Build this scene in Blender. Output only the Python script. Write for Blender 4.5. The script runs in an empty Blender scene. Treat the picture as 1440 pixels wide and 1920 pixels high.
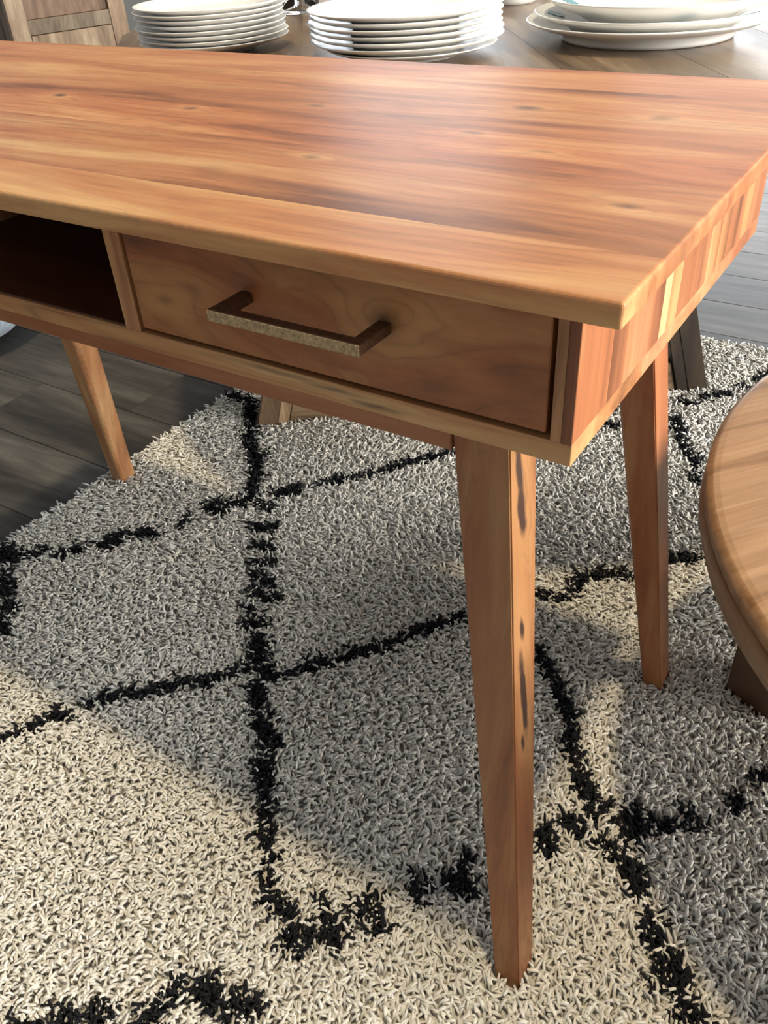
import bpy, bmesh, math, random
import numpy as np
from mathutils import Vector, Matrix

# ------------------------------------------------------------------ camera, world, sun, exposure
SC = bpy.context.scene
COL = SC.collection
CAM = (0.1137, -0.3722, 0.9268)
cam_d = bpy.data.cameras.new('camera')
cam_d.sensor_fit = 'HORIZONTAL'
cam_d.sensor_width = 36.0
cam_d.lens = 36.0 * 1591.0 / 1440.0
cam_d.clip_start = 0.02
cam = bpy.data.objects.new('camera', cam_d)
COL.objects.link(cam)
cam.location = CAM
cam.rotation_euler = (0.9247, 0.0543, 0.5659)
SC.camera = cam

world = bpy.data.worlds.new('world')
SC.world = world
world.use_nodes = True
bg = world.node_tree.nodes['Background']
bg.inputs['Color'].default_value = (0.88, 0.95, 1.0, 1)
bg.inputs['Strength'].default_value = 0.38

sun_d = bpy.data.lights.new('sun', 'SUN')
sun_d.energy = 2.0
sun_d.color = (1.0, 0.83, 0.56)
sun_d.angle = math.radians(3.2)
sun = bpy.data.objects.new('sun', sun_d)
COL.objects.link(sun)
sun.rotation_euler = Vector((-0.13, 0.041, -1.0)).to_track_quat('-Z', 'Y').to_euler()

WINDOW_HIGH = 4.5
WINDOW_BACK = 15.0      # brightness of the daylight behind the panes
WINDOW_RIGHT = 22.0

SC.view_settings.view_transform = 'Standard'
SC.view_settings.look = 'None'
SC.view_settings.gamma = 1.0
SC.view_settings.use_curve_mapping = False
SC.view_settings.exposure = 0.1

random.seed(7)
rng = np.random.default_rng(11)

# ------------------------------------------------------------------ node helpers
def new_mat(name):
    m = bpy.data.materials.new(name)
    m.use_nodes = True
    nt = m.node_tree
    return m, nt, nt.nodes['Principled BSDF']

class NT:
    def __init__(s, nt): s.nt = nt
    def n(s, t, **kw):
        nd = s.nt.nodes.new(t)
        for k, v in kw.items(): setattr(nd, k, v)
        return nd
    def l(s, a, b): s.nt.links.new(a, b)
    def val(s, sock, v):
        if isinstance(v, (int, float)): sock.default_value = v
        elif isinstance(v, (tuple, list)): sock.default_value = v
        else: s.l(v, sock)
    def math(s, op, a, b=0.0, c=0.0, clamp=False):
        nd = s.n('ShaderNodeMath', operation=op, use_clamp=clamp)
        s.val(nd.inputs[0], a); s.val(nd.inputs[1], b); s.val(nd.inputs[2], c)
        return nd.outputs[0]
    def vmath(s, op, a, b=(0, 0, 0)):
        nd = s.n('ShaderNodeVectorMath', operation=op)
        s.val(nd.inputs[0], a); s.val(nd.inputs[1], b)
        return nd.outputs['Value'] if op in ('LENGTH', 'DISTANCE', 'DOT_PRODUCT') else nd.outputs[0]
    def noise(s, vec, scale, detail=3.0, rough=0.55, dist=0.0):
        nd = s.n('ShaderNodeTexNoise')
        s.l(vec, nd.inputs['Vector'])
        nd.inputs['Scale'].default_value = scale
        nd.inputs['Detail'].default_value = detail
        nd.inputs['Roughness'].default_value = rough
        nd.inputs['Distortion'].default_value = dist
        return nd.outputs['Fac']
    def ramp(s, fac, stops, interp='LINEAR'):
        nd = s.n('ShaderNodeValToRGB')
        nd.color_ramp.interpolation = interp
        el = nd.color_ramp.elements
        while len(el) < len(stops): el.new(0.5)
        for e, (p, c) in zip(el, stops):
            e.position = p; e.color = (*c, 1) if len(c) == 3 else c
        s.l(fac, nd.inputs[0])
        return nd.outputs[0]
    def mix(s, fac, a, b, blend='MIX'):
        nd = s.n('ShaderNodeMix', data_type='RGBA', blend_type=blend)
        s.val(nd.inputs[0], fac); s.val(nd.inputs[6], a); s.val(nd.inputs[7], b)
        return nd.outputs[2]

def wood(name, axis, stops, rough=0.4, coat=0.0, along=1.3, across=11.0, ring=0.35, fibre=0.16,
         knots=(), streaks=(), bump=0.05, spread=1.0, ring_n=16.0, spec=0.5, contrast=1.5, swirl_k=0.28, wobble=0.05, gate=True):
    """Procedural timber. axis: grain direction ('x','y','z') in object space or an angle about z.
    knots: (x,y,z, rx,ry,rz, depth) dark eyes the grain swirls round; obj.color tints each piece."""
    m, nt, bsdf = new_mat(name)
    g = NT(nt)
    obj = g.n('ShaderNodeTexCoord').outputs['Object']
    info = g.n('ShaderNodeObjectInfo')
    rnd = info.outputs['Alpha']        # per-piece seed kept in the object colour's alpha
    vec = obj
    if isinstance(axis, (int, float)):
        mp = g.n('ShaderNodeMapping'); g.l(obj, mp.inputs[0]); mp.inputs['Rotation'].default_value = (0, 0, -axis)
        vec = mp.outputs[0]; axis = 'x'
    sc = {'x': (along, across, across), 'y': (across, along, across), 'z': (across, across, along)}[axis]
    off = g.n('ShaderNodeCombineXYZ')
    for i, k in enumerate((17.0, 31.0, 23.0)): g.l(g.math('MULTIPLY', rnd, k * spread), off.inputs[i])
    p = g.vmath('ADD', vec, off.outputs[0])
    # slow waviness of the grain
    wob = g.n('ShaderNodeTexNoise'); g.l(g.vmath('MULTIPLY', p, (2.2, 2.2, 2.2)), wob.inputs['Vector'])
    wob.inputs['Scale'].default_value = 1.0; wob.inputs['Detail'].default_value = 2.0
    p = g.vmath('ADD', p, g.vmath('MULTIPLY', g.vmath('SUBTRACT', wob.outputs['Color'], (0.5, 0.5, 0.5)), (wobble, wobble, wobble)))
    ps = g.vmath('MULTIPLY', p, sc)
    v = g.math('ADD', g.math('MULTIPLY', g.math('SUBTRACT', g.noise(ps, 1.0, 7.0, 0.6, 0.3), 0.5), contrast), 0.5)
    v = g.math('ADD', v, g.math('MULTIPLY', g.math('SUBTRACT', g.noise(g.vmath('MULTIPLY', ps, (2.6, 2.6, 2.6)), 1.0, 6.0, 0.62), 0.5), contrast * 0.45))
    kmask = None
    vr = g.math('ADD', g.math('MULTIPLY', g.math('SUBTRACT', g.noise(ps, 1.0, 2.0, 0.5, 0.3), 0.5), contrast * 1.3), 0.5)
    for (kx, ky, kz, rx, ry, rz, dep) in knots:
        q = g.vmath('MULTIPLY', g.vmath('SUBTRACT', obj, (kx, ky, kz)), (1 / rx, 1 / ry, 1 / rz))
        qn = g.n('ShaderNodeTexNoise'); g.l(obj, qn.inputs['Vector']); qn.inputs['Scale'].default_value = 55.0
        q = g.vmath('ADD', q, g.vmath('MULTIPLY', g.vmath('SUBTRACT', qn.outputs['Color'], (0.5, 0.5, 0.5)), (0.9, 0.9, 0.9)))
        d = g.vmath('LENGTH', q)
        swirl = g.math('POWER', 2.718, g.math('MULTIPLY', g.math('MULTIPLY', d, d), -0.18))
        v = g.math('ADD', v, g.math('MULTIPLY', swirl, swirl_k * min(1.0, dep)))
        vr = g.math('ADD', vr, g.math('MULTIPLY', swirl, swirl_k * min(1.0, dep)))
        mk = g.math('MULTIPLY', g.math('SUBTRACT', 1.15, d, clamp=True), dep, clamp=True)
        kmask = mk if kmask is None else g.math('MAXIMUM', kmask, mk)
    col = g.ramp(v, stops)
    # growth rings: contour lines of the same field
    rg = g.math('PINGPONG', g.math('MULTIPLY', vr, ring_n), 1.0)
    rg = g.math('POWER', rg, 3.5)
    big = g.noise(ps, 0.45, 2.0)
    if gate: rg = g.math('MULTIPLY', rg, g.math('MULTIPLY', g.math('SUBTRACT', big, 0.36, clamp=True), 3.0, clamp=True))
    col = g.mix(g.math('MULTIPLY', rg, ring, clamp=True), col, (*[c * 0.32 for c in stops[0][1]], 1))
    fs = {'x': (6, 160, 160), 'y': (160, 6, 160), 'z': (160, 160, 6)}[axis]
    fb = g.noise(g.vmath('MULTIPLY', p, fs), 1.0, 3.0, 0.6)
    shade = g.math('ADD', g.math('MULTIPLY', fb, fibre * 2), 1.0 - fibre)
    cmb = g.n('ShaderNodeCombineXYZ')
    for i in range(3): g.l(shade, cmb.inputs[i])
    col = g.mix(1.0, col, cmb.outputs[0], 'MULTIPLY')
    col = g.mix(1.0, col, info.outputs['Color'], 'MULTIPLY')
    if kmask is not None: col = g.mix(kmask, col, (0.035, 0.014, 0.008, 1))
    g.l(col, bsdf.inputs['Base Color'])
    bsdf.inputs['Roughness'].default_value = rough
    bsdf.inputs['Specular IOR Level'].default_value = spec
    if coat:
        bsdf.inputs['Coat Weight'].default_value = coat
        bsdf.inputs['Coat Roughness'].default_value = rough * 0.8
    bp = g.n('ShaderNodeBump'); bp.inputs['Strength'].default_value = bump; bp.inputs['Distance'].default_value = 0.002
    g.l(fb, bp.inputs['Height']); g.l(bp.outputs[0], bsdf.inputs['Normal'])
    return m

def plain(name, color, rough=0.5, metal=0.0, noise_scale=0, amount=0.2, bump=0.0, spec=0.5):
    m, nt, bsdf = new_mat(name)
    g = NT(nt)
    bsdf.inputs['Roughness'].default_value = rough
    bsdf.inputs['Metallic'].default_value = metal
    bsdf.inputs['Specular IOR Level'].default_value = spec
    if noise_scale:
        o = g.n('ShaderNodeTexCoord').outputs['Object']
        f = g.noise(o, noise_scale, 4.0)
        c = g.ramp(f, [(0.3, tuple(x * (1 - amount) for x in color)), (0.7, tuple(min(1, x * (1 + amount)) for x in color))])
        g.l(c, bsdf.inputs['Base Color'])
        if bump:
            b = g.n('ShaderNodeBump'); b.inputs['Strength'].default_value = bump; b.inputs['Distance'].default_value = 0.002
            g.l(f, b.inputs['Height']); g.l(b.outputs[0], bsdf.inputs['Normal'])
    else:
        bsdf.inputs['Base Color'].default_value = (*color, 1)
    return m

# ------------------------------------------------------------------ object helpers
SEED = [0.37]
def link(name, me, mat, parent=None, tint=None):
    o = bpy.data.objects.new(name, me)
    COL.objects.link(o)
    if mat is not None and not me.materials: me.materials.append(mat)
    if parent is not None: o.parent = parent
    SEED[0] = (SEED[0] + 0.6180339) % 1.0
    o.color = (*(tint or (1, 1, 1)), SEED[0])
    return o

def obj(name, bm, mat, parent=None, smooth=False, tint=None):
    bmesh.ops.recalc_face_normals(bm, faces=bm.faces[:])
    me = bpy.data.meshes.new(name)
    bm.to_mesh(me); bm.free()
    if smooth:
        for p in me.polygons: p.use_smooth = True
    return link(name, me, mat, parent, tint)

def thing(name, label, cat, loc, rotz=0.0, group=None):
    o = bpy.data.objects.new(name, None)
    COL.objects.link(o)
    o.empty_display_size = 0.05
    o.location = loc; o.rotation_euler = (0, 0, rotz)
    o['label'] = label; o['category'] = cat
    if group: o['group'] = group
    return o

def tag(o, label, cat, group=None):
    o['label'] = label; o['category'] = cat
    if group: o['group'] = group
    return o

def struct(o):
    o['kind'] = 'structure'
    return o

def box_bm(x0, x1, y0, y1, z0, z1, bev=0.0006, soft=None, soft_off=0.003, bm=None):
    """Box; every edge eased by bev, edges for which soft(mid-point) is true rounded by soft_off."""
    bm = bm or bmesh.new()
    vs = [bm.verts.new((x, y, z)) for x in (x0, x1) for y in (y0, y1) for z in (z0, z1)]
    F = [(0, 1, 3, 2), (4, 6, 7, 5), (0, 4, 5, 1), (2, 3, 7, 6), (0, 2, 6, 4), (1, 5, 7, 3)]
    fs = [bm.faces.new([vs[i] for i in f]) for f in F]
    bmesh.ops.recalc_face_normals(bm, faces=fs)
    ed = list({e for f in fs for e in f.edges})
    if soft:
        s = [e for e in ed if soft((e.verts[0].co + e.verts[1].co) / 2)]
        if s: bmesh.ops.bevel(bm, geom=s, offset=soft_off, segments=3, profile=0.5, affect='EDGES')
    elif bev:
        bmesh.ops.bevel(bm, geom=ed, offset=bev, segments=1, affect='EDGES')
    return bm

def box(name, x0, x1, y0, y1, z0, z1, mat, parent=None, tint=None, **kw):
    return obj(name, box_bm(x0, x1, y0, y1, z0, z1, **kw), mat, parent, tint=tint)

def lathe_bm(profile, seg=64, bm=None, center=(0, 0, 0), close=False):
    bm = bm or bmesh.new()
    rings = []
    cx, cy, cz = center
    for r, z in profile:
        if r < 1e-6: rings.append([bm.verts.new((cx, cy, cz + z))])
        else: rings.append([bm.verts.new((cx + r * math.cos(2 * math.pi * i / seg), cy + r * math.sin(2 * math.pi * i / seg), cz + z)) for i in range(seg)])
    pairs = list(zip(rings, rings[1:]))
    if close: pairs.append((rings[-1], rings[0]))
    for a, b in pairs:
        for i in range(seg):
            j = (i + 1) % seg
            if len(a) == 1 and len(b) == 1: continue
            if len(a) == 1: bm.faces.new((a[0], b[i], b[j]))
            elif len(b) == 1: bm.faces.new((a[i], a[j], b[0]))
            else: bm.faces.new((a[i], a[j], b[j], b[i]))
    return bm

def tube_bm(path, rad, seg=8, bm=None):
    bm = bm or bmesh.new()
    path = [Vector(p) for p in path]
    rings = []
    prev = Vector((0, 0, 1))
    for i, p in enumerate(path):
        t = (path[min(i + 1, len(path) - 1)] - path[max(i - 1, 0)]).normalized()
        a = t.cross(prev)
        if a.length < 1e-3: a = t.cross(Vector((1, 0, 0)))
        a.normalize(); b = a.cross(t).normalized()
        r = rad[i] if isinstance(rad, (list, tuple)) else rad
        rings.append([bm.verts.new(p + (a * math.cos(2 * math.pi * k / seg) + b * math.sin(2 * math.pi * k / seg)) * r) for k in range(seg)])
    for a, b in zip(rings, rings[1:]):
        for k in range(seg):
            j = (k + 1) % seg
            bm.faces.new((a[k], a[j], b[j], b[k]))
    bm.faces.new(rings[0][::-1]); bm.faces.new(rings[-1])
    return bm

def hull_bm(bottom, top, bev=0.0015, bm=None):
    """Prism between two polygons with equal vertex counts."""
    bm = bm or bmesh.new()
    a = [bm.verts.new(p) for p in bottom]; b = [bm.verts.new(p) for p in top]
    n = len(a)
    fs = [bm.faces.new(a[::-1]), bm.faces.new(b)]
    for i in range(n): fs.append(bm.faces.new((a[i], a[(i + 1) % n], b[(i + 1) % n], b[i])))
    bmesh.ops.recalc_face_normals(bm, faces=fs)
    if bev: bmesh.ops.bevel(bm, geom=list({e for f in fs for e in f.edges}), offset=bev, segments=2, affect='EDGES')
    return bm

# ------------------------------------------------------------------ materials
ACACIA = [(0.15, (0.17, 0.064, 0.025)), (0.33, (0.33, 0.138, 0.056)), (0.47, (0.43, 0.188, 0.079)), (0.60, (0.48, 0.250, 0.112)), (0.80, (0.58, 0.36, 0.175))]
TOP_KNOTS = [(-0.697, 0.258, 0.76, 0.012, 0.006, 0.05, 1.0), (-0.511, 0.255, 0.76, 0.010, 0.006, 0.05, 0.8),
             (-0.399, 0.302, 0.76, 0.014, 0.005, 0.05, 0.6), (-0.212, 0.351, 0.76, 0.016, 0.008, 0.05, 0.8),
             (-0.047, 0.135, 0.76, 0.010, 0.006, 0.05, 0.7), (-0.216, 0.260, 0.76, 0.013, 0.006, 0.05, 0.7),
             (-0.298, 0.156, 0.76, 0.008, 0.005, 0.05, 0.6), (-0.095, 0.352, 0.76, 0.012, 0.012, 0.05, 0.45),
             (-0.352, 0.102, 0.76, 0.020, 0.010, 0.05, 0.25), (-0.142, 0.229, 0.76, 0.010, 0.004, 0.05, 0.5)]
M_TOP = wood('acacia_top', 'x', ACACIA, rough=0.42, coat=0.0, along=1.7, across=17.0, ring=0.38, contrast=1.75, fibre=0.18, knots=TOP_KNOTS, bump=0.03)
M_X = wood('acacia_along', 'x', ACACIA, rough=0.42, along=1.6, across=16.0, ring=0.5, bump=0.04)
M_Z = wood('acacia_upright', 'z', ACACIA, rough=0.42, along=1.3, across=24.0, ring=0.5, wobble=0.03, bump=0.04)
M_Y = wood('acacia_depth', 'y', ACACIA, rough=0.42, along=1.3, across=16.0, ring=0.4, bump=0.04)
M_DRAWER = wood('acacia_drawer', 'x', ACACIA, rough=0.42, along=5.0, across=15.0, ring=0.26, spread=0.0, ring_n=9.0, bump=0.04, swirl_k=0.7, gate=False, wobble=0.07, contrast=1.5,
                knots=[(-0.160, 0.037, 0.703, 0.014, 0.05, 0.011, 0.75), (-0.323, 0.037, 0.697, 0.014, 0.05, 0.006, 0.22),
                       (-0.354, 0.037, 0.683, 0.010, 0.05, 0.004, 0.25), (-0.247, 0.037, 0.715, 0.005, 0.05, 0.004, 0.25),
                       (-0.184, 0.037, 0.659, 0.006, 0.05, 0.003, 0.3)])
M_LEG = wood('acacia_leg', 'z', ACACIA, rough=0.42, along=0.28, across=30.0, ring=0.45, wobble=0.008, contrast=1.2, spread=0.6, bump=0.04)
M_LEG_MARKED = wood('acacia_leg_marked', 'z', ACACIA, rough=0.42, along=0.28, across=30.0, ring=0.45, wobble=0.008, contrast=1.2, spread=0.6, bump=0.04,
                    knots=[(-0.086, 0.095, 0.545, 0.020, 0.007, 0.024, 1.8), (-0.091, 0.096, 0.578, 0.020, 0.006, 0.036, 1.6),
                           (-0.071, 0.081, 0.440, 0.020, 0.0045, 0.013, 1.6), (-0.062, 0.075, 0.375, 0.020, 0.006, 0.055, 2.2),
                           (-0.056, 0.067, 0.322, 0.020, 0.004, 0.012, 1.6)])
OAK = [(0.25, (0.15, 0.075, 0.030)), (0.45, (0.26, 0.145, 0.070)), (0.6, (0.32, 0.19, 0.098)), (0.8, (0.41, 0.255, 0.14))]
M_OAK = wood('oak_top', math.radians(50), OAK, rough=0.4, along=2.2, across=55.0, ring=0.45, fibre=0.2, ring_n=9.0, bump=0.05, contrast=1.0)
M_OAK_RIM = wood('oak_rim', 'z', [(p, tuple(c * 0.8 for c in q)) for p, q in OAK], rough=0.4, along=9.0, across=5.0, ring=0.3)
RUSTIC = [(0.25, (0.06, 0.038, 0.022)), (0.45, (0.14, 0.094, 0.055)), (0.6, (0.20, 0.140, 0.083)), (0.8, (0.30, 0.215, 0.13))]
M_TABLE = wood('rustic_table_wood', math.radians(-53), RUSTIC, rough=0.34, along=1.6, across=12.0, ring=0.35, fibre=0.22, bump=0.06)
M_TABLE_LEG = wood('rustic_leg_wood', 'z', [(p, tuple(c * 1.25 for c in q)) for p, q in RUSTIC], rough=0.5, along=1.6, across=18.0, ring=0.4, fibre=0.25)
PALE = [(0.25, (0.15, 0.095, 0.06)), (0.45, (0.27, 0.19, 0.125)), (0.6, (0.36, 0.265, 0.18)), (0.8, (0.50, 0.39, 0.27))]
M_CAB = wood('weathered_wood', 'z', PALE, rough=0.6, along=2.5, across=14.0, ring=0.35, fibre=0.25, bump=0.1)
FLOORC = [(0.25, (0.020, 0.018, 0.016)), (0.45, (0.042, 0.038, 0.034)), (0.6, (0.060, 0.055, 0.050)), (0.8, (0.095, 0.088, 0.080))]
M_FLOOR = wood('grey_brown_laminate', 'x', FLOORC, rough=0.55, spec=0.2, along=1.6, across=13.0, ring=0.25, fibre=0.3, bump=0.06)
M_DARK = plain('dark_gap', (0.012, 0.009, 0.007), 0.8)
M_BRONZE = plain('dark_bronze', (0.085, 0.040, 0.020), 0.42, 0.4, 260.0, 0.4, 0.5)
M_GOLD = plain('hammered_gold_face', (0.36, 0.255, 0.135), 0.5, 0.2, 420.0, 0.45, 1.0)
M_BOTTOM = wood('acacia_bottom_edge', 'x', ACACIA, rough=0.42, along=1.6, across=16.0, ring=0.5, bump=0.04,
                knots=[(-0.255, 0.036, 0.6475, 0.050, 0.05, 0.0025, 0.6), (-0.205, 0.036, 0.6455, 0.035, 0.05, 0.0025, 0.7), (-0.172, 0.036, 0.641, 0.022, 0.05, 0.003, 0.7)])
M_WHITE = plain('glazed_white_ceramic', (0.92, 0.90, 0.85), 0.16, 0.0, 3.0, 0.02)
M_TEAL = plain('painted_teal_glaze', (0.13, 0.30, 0.36), 0.2, 0.0, 30.0, 0.3)
M_WALL = plain('wall_paint', (0.45, 0.43, 0.40), 0.8, 0.0, 2.0, 0.05)
M_FRAME = plain('white_window_frame', (0.75, 0.75, 0.74), 0.5)
M_BACKING = plain('rug_backing', (0.55, 0.52, 0.46), 0.95, 0.0, 60.0, 0.2)
M_POUF = plain('pale_blue_fabric', (0.62, 0.72, 0.82), 0.75, 0.0, 40.0, 0.12, 0.3)
M_CREAM = plain('cream_bentwood', (0.66, 0.56, 0.38), 0.5, 0.0, 12.0, 0.15)
M_SEAT = plain('dark_green_seat', (0.018, 0.035, 0.014), 0.8, 0.0, 30.0, 0.3)

def emission(name, color, strength):
    m, nt, bsdf = new_mat(name)
    bsdf.inputs['Base Color'].default_value = (0, 0, 0, 1)
    bsdf.inputs['Roughness'].default_value = 0.1
    bsdf.inputs['Emission Color'].default_value = (*color, 1)
    bsdf.inputs['Emission Strength'].default_value = strength
    return m
M_DAY_HIGH = emission('daylight_in_high_window', (0.90, 0.95, 1.0), WINDOW_HIGH)
M_DAY_BACK = emission('daylight_in_back_window', (0.90, 0.95, 1.0), WINDOW_BACK)
M_DAY_RIGHT = emission('daylight_in_side_window', (1.0, 0.97, 0.92), WINDOW_RIGHT)

def glass_mat():
    m, nt, bsdf = new_mat('clear_glass')
    bsdf.inputs['Base Color'].default_value = (0.96, 0.98, 0.98, 1)
    bsdf.inputs['Roughness'].default_value = 0.03
    bsdf.inputs['Transmission Weight'].default_value = 1.0
    bsdf.inputs['IOR'].default_value = 1.45
    return m
M_GLASS = glass_mat()

def yarn_mat(name):
    m, nt, bsdf = new_mat(name)
    g = NT(nt)
    a = g.n('ShaderNodeAttribute', attribute_name='yarn_tone')
    o = g.n('ShaderNodeTexCoord').outputs['Object']
    f = g.noise(o, 900.0, 2.0)
    sh = g.math('ADD', g.math('MULTIPLY', f, 0.35), 0.82)
    c = g.n('ShaderNodeCombineXYZ')
    for i in range(3): g.l(sh, c.inputs[i])
    g.l(g.mix(1.0, a.outputs['Color'], c.outputs[0], 'MULTIPLY'), bsdf.inputs['Base Color'])
    bsdf.inputs['Roughness'].default_value = 0.9
    bsdf.inputs['Specular IOR Level'].default_value = 0.0
    return m
M_YARN = yarn_mat('cream_wool_yarn')
M_YARN_DARK = yarn_mat('charcoal_wool_yarn')

# ------------------------------------------------------------------ the room
FZ = -0.014
floor = struct(box('floor', -6.5, 3.2, -2.2, 4.6, FZ - 0.05, FZ - 0.004, M_FLOOR, bev=0, tint=(0.5, 0.5, 0.5)))
PW, PL = 0.19, 1.22
row = 0
protos = {}
y = 0.70 - PW * 12
while y < 4.55:
    if abs(y - 0.51) < 0.01: x = -1.605 - PL * 2
    elif abs(y - 0.70) < 0.01: x = -1.316 - PL * 2
    else: x = -4.4 + ((row * 0.47) % 1.0) * PL
    while x < 2.0:
        k = (0,)
        if k not in protos:
            bm = box_bm(0.0006, PL - 0.0006, 0.0006, PW - 0.0006, FZ - 0.008, FZ, bev=0.0012)
            bmesh.ops.recalc_face_normals(bm, faces=bm.faces[:])
            me = bpy.data.meshes.new('plank'); bm.to_mesh(me); bm.free(); protos[k] = me
        t = random.uniform(0.75, 1.3)
        o = link('plank', protos[k], M_FLOOR, floor, (t, t * random.uniform(0.97, 1.0), t * random.uniform(0.93, 1.0)))
        o.location = (x, y, 0)
        x += PL
    y += PW; row += 1

def wall_with_windows(name, along, at, lo, hi, height, holes, thick=0.12):
    """A wall in plane along x (at y) or along y (at x), with rectangular openings (a0,a1,z0,z1)."""
    bm = bmesh.new()
    def seg(a0, a1, z0, z1):
        if a1 - a0 < 1e-4 or z1 - z0 < 1e-4: return
        if along == 'x': box_bm(a0, a1, at, at + thick, z0, z1, bev=0, bm=bm)
        else: box_bm(at, at + thick, a0, a1, z0, z1, bev=0, bm=bm)
    a = lo
    for (h0, h1, z0, z1) in sorted(holes):
        seg(a, h0, FZ, height); seg(h0, h1, FZ, z0); seg(h0, h1, z1, height); a = h1
    seg(a, hi, FZ, height)
    return struct(obj(name, bm, M_WALL))

def window(name, along, at, a0, a1, z0, z1, mat, nx=2, nz=2):
    bm = bmesh.new()
    def bar(b0, b1, c0, c1):
        if along == 'x': box_bm(b0, b1, at - 0.01, at + 0.06, c0, c1, bev=0.003, bm=bm)
        else: box_bm(at - 0.01, at + 0.06, b0, b1, c0, c1, bev=0.003, bm=bm)
    w = 0.05
    bar(a0, a0 + w, z0, z1); bar(a1 - w, a1, z0, z1); bar(a0, a1, z0, z0 + w); bar(a0, a1, z1 - w, z1)
    fr = struct(obj(name, bm, M_FRAME))
    gx, gz = (a1 - a0) / nx, (z1 - z0) / nz
    for i in range(1, nx):
        bm = bmesh.new(); bar(a0 + gx * i - 0.02, a0 + gx * i + 0.02, z0 + w, z1 - w); obj('mullion', bm, M_FRAME, fr)
    for i in range(nx):
        for j in range(nz):
            b = (a0 + gx * i + 0.02, a0 + gx * (i + 1) - 0.02, z0 + gz * j + 0.02, z0 + gz * (j + 1) - 0.02)
            if along == 'x': box('pane', b[0], b[1], at + 0.02, at + 0.026, b[2], b[3], mat, fr, bev=0)
            else: box('pane', at + 0.02, at + 0.026, b[0], b[1], b[2], b[3], mat, fr, bev=0)
    return fr

WB = [(-3.5, -2.25, 1.0, 2.5), (-1.6, 0.6, 0.1, 1.2)]
WR = [(0.05, 2.6, 0.4, 3.4)]
wall_with_windows('wall_back', 'x', 4.6, -6.5, 3.2, 3.7, WB)
wall_with_windows('wall_right', 'y', 3.2, -2.2, 4.72, 3.7, WR)
window('window_1', 'x', 4.6, *WB[0], M_DAY_HIGH)
window('window_2', 'x', 4.6, *WB[1], M_DAY_BACK, 2, 3)
window('window_3', 'y', 3.2, *WR[0], M_DAY_RIGHT, 3, 2)

# ------------------------------------------------------------------ the desk
H, T = 0.760, 0.0145          # top surface, slab thickness
D, L = 0.516, 1.136
BX1, BX0 = -0.032, -1.104     # carcass right and left faces
BY0, BY1 = 0.036, 0.485
ZB, ZB1 = 0.636, 0.651        # bottom board
ZT = H - T
desk = thing('desk', 'orange-brown acacia wood writing desk with tapered splayed legs and a drawer', 'desk', (-0.568, 0.258, 0.0))
def dl(o):                    # desk parts are modelled in room coordinates
    o.parent = desk
    o.matrix_parent_inverse = Matrix.Translation((0.568, -0.258, 0.0))
    return o

top_edges = [0.0, 0.062, 0.125, 0.184, 0.268, 0.350, 0.431, D]
top_tint = [(0.95, 0.89, 0.77), (0.88, 0.82, 0.74), (0.86, 0.74, 0.64), (0.92, 0.74, 0.62), (0.88, 0.76, 0.66), (0.95, 0.84, 0.73), (0.88, 0.69, 0.60)]
for i in range(7):
    y0, y1 = top_edges[i], top_edges[i + 1]
    def soft(c, y0=y0, y1=y1):
        return ((abs(c.x) < 1e-5 or abs(c.x + L) < 1e-5) and y0 + 1e-4 < c.y < y1 - 1e-4) or (y0 == 0 and abs(c.y) < 1e-5) or (y1 == D and abs(c.y - D) < 1e-5)
    dl(obj('tabletop_board', box_bm(-L, 0, y0, y1, ZT, H, soft=soft, soft_off=0.0022), M_TOP, tint=top_tint[i]))

# side of upright staves
st = [BY0, 0.092, 0.148, 0.192, 0.209, 0.232, 0.257, 0.305, 0.337, 0.363, 0.414, 0.438, BY1]
stint = [(1.05, 0.9, 0.88), (1.0, 0.86, 0.84), (0.92, 0.76, 0.74), (1.3, 1.6, 1.7), (1.12, 1.08, 0.95), (0.8, 0.62, 0.55), (0.95, 0.8, 0.75),
         (1.15, 1.1, 1.0), (1.12, 1.12, 1.0), (0.95, 0.82, 0.75), (1.2, 1.2, 1.05), (0.9, 0.75, 0.72)]
for side in (0, 1):
    x1 = BX1 if side == 0 else BX0 + 0.014
    x0 = x1 - 0.014
    for i in range(len(st) - 1):
        xa, xb = x0, x1
        if i == 0: xa, xb = (x0 + 0.0072, x1) if side == 0 else (x0, x1 - 0.0072)
        dl(box('side_stave', xa, xb, st[i], st[i + 1], ZB1, ZT, M_Z, tint=tuple(c * 0.85 for c in stint[i]) if i else (0.78, 0.62, 0.56), bev=0.0003))
    dl(box('side_edging', x0 if side == 0 else x1 - 0.0068, x0 + 0.007 if side == 0 else x1, BY0, st[1], ZB1, ZT, M_Z, tint=(0.95, 1.05, 1.05), bev=0.0003))
    xe = (x0 + 0.0074, x1) if side == 0 else (x0, x1 - 0.0074)
    dl(box('side_edging', xe[0], xe[1], BY0 - 0.0008, BY0 - 0.00005, ZB1, ZT, M_Z, tint=(0.42, 0.29, 0.23), bev=0.0002))
bb = [BY0, 0.160, 0.218, 0.353, 0.421, BY1]
btint = [(0.90, 0.88, 0.78), (0.85, 0.75, 0.78), (1.0, 0.95, 0.95), (0.8, 0.62, 0.6), (0.95, 0.8, 0.78)]
for i in range(5):
    dl(box('bottom_board', BX0, BX1, bb[i], bb[i + 1], ZB, ZB1, M_X if i else M_BOTTOM, tint=btint[i], bev=0.0004))
for x in (-0.405, -0.748):
    dl(box('divider', x, x + 0.0165, BY0, 0.473, ZB1, ZT, M_Z, tint=(0.92, 0.95, 0.9), bev=0.0005))
dl(box('back_panel', BX0 + 0.014, BX1 - 0.014, 0.473, BY1 - 0.0005, ZB1, ZT, M_X, tint=(0.22, 0.15, 0.12)))  # dark tint puts the cubby's inner shade into the colour

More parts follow.
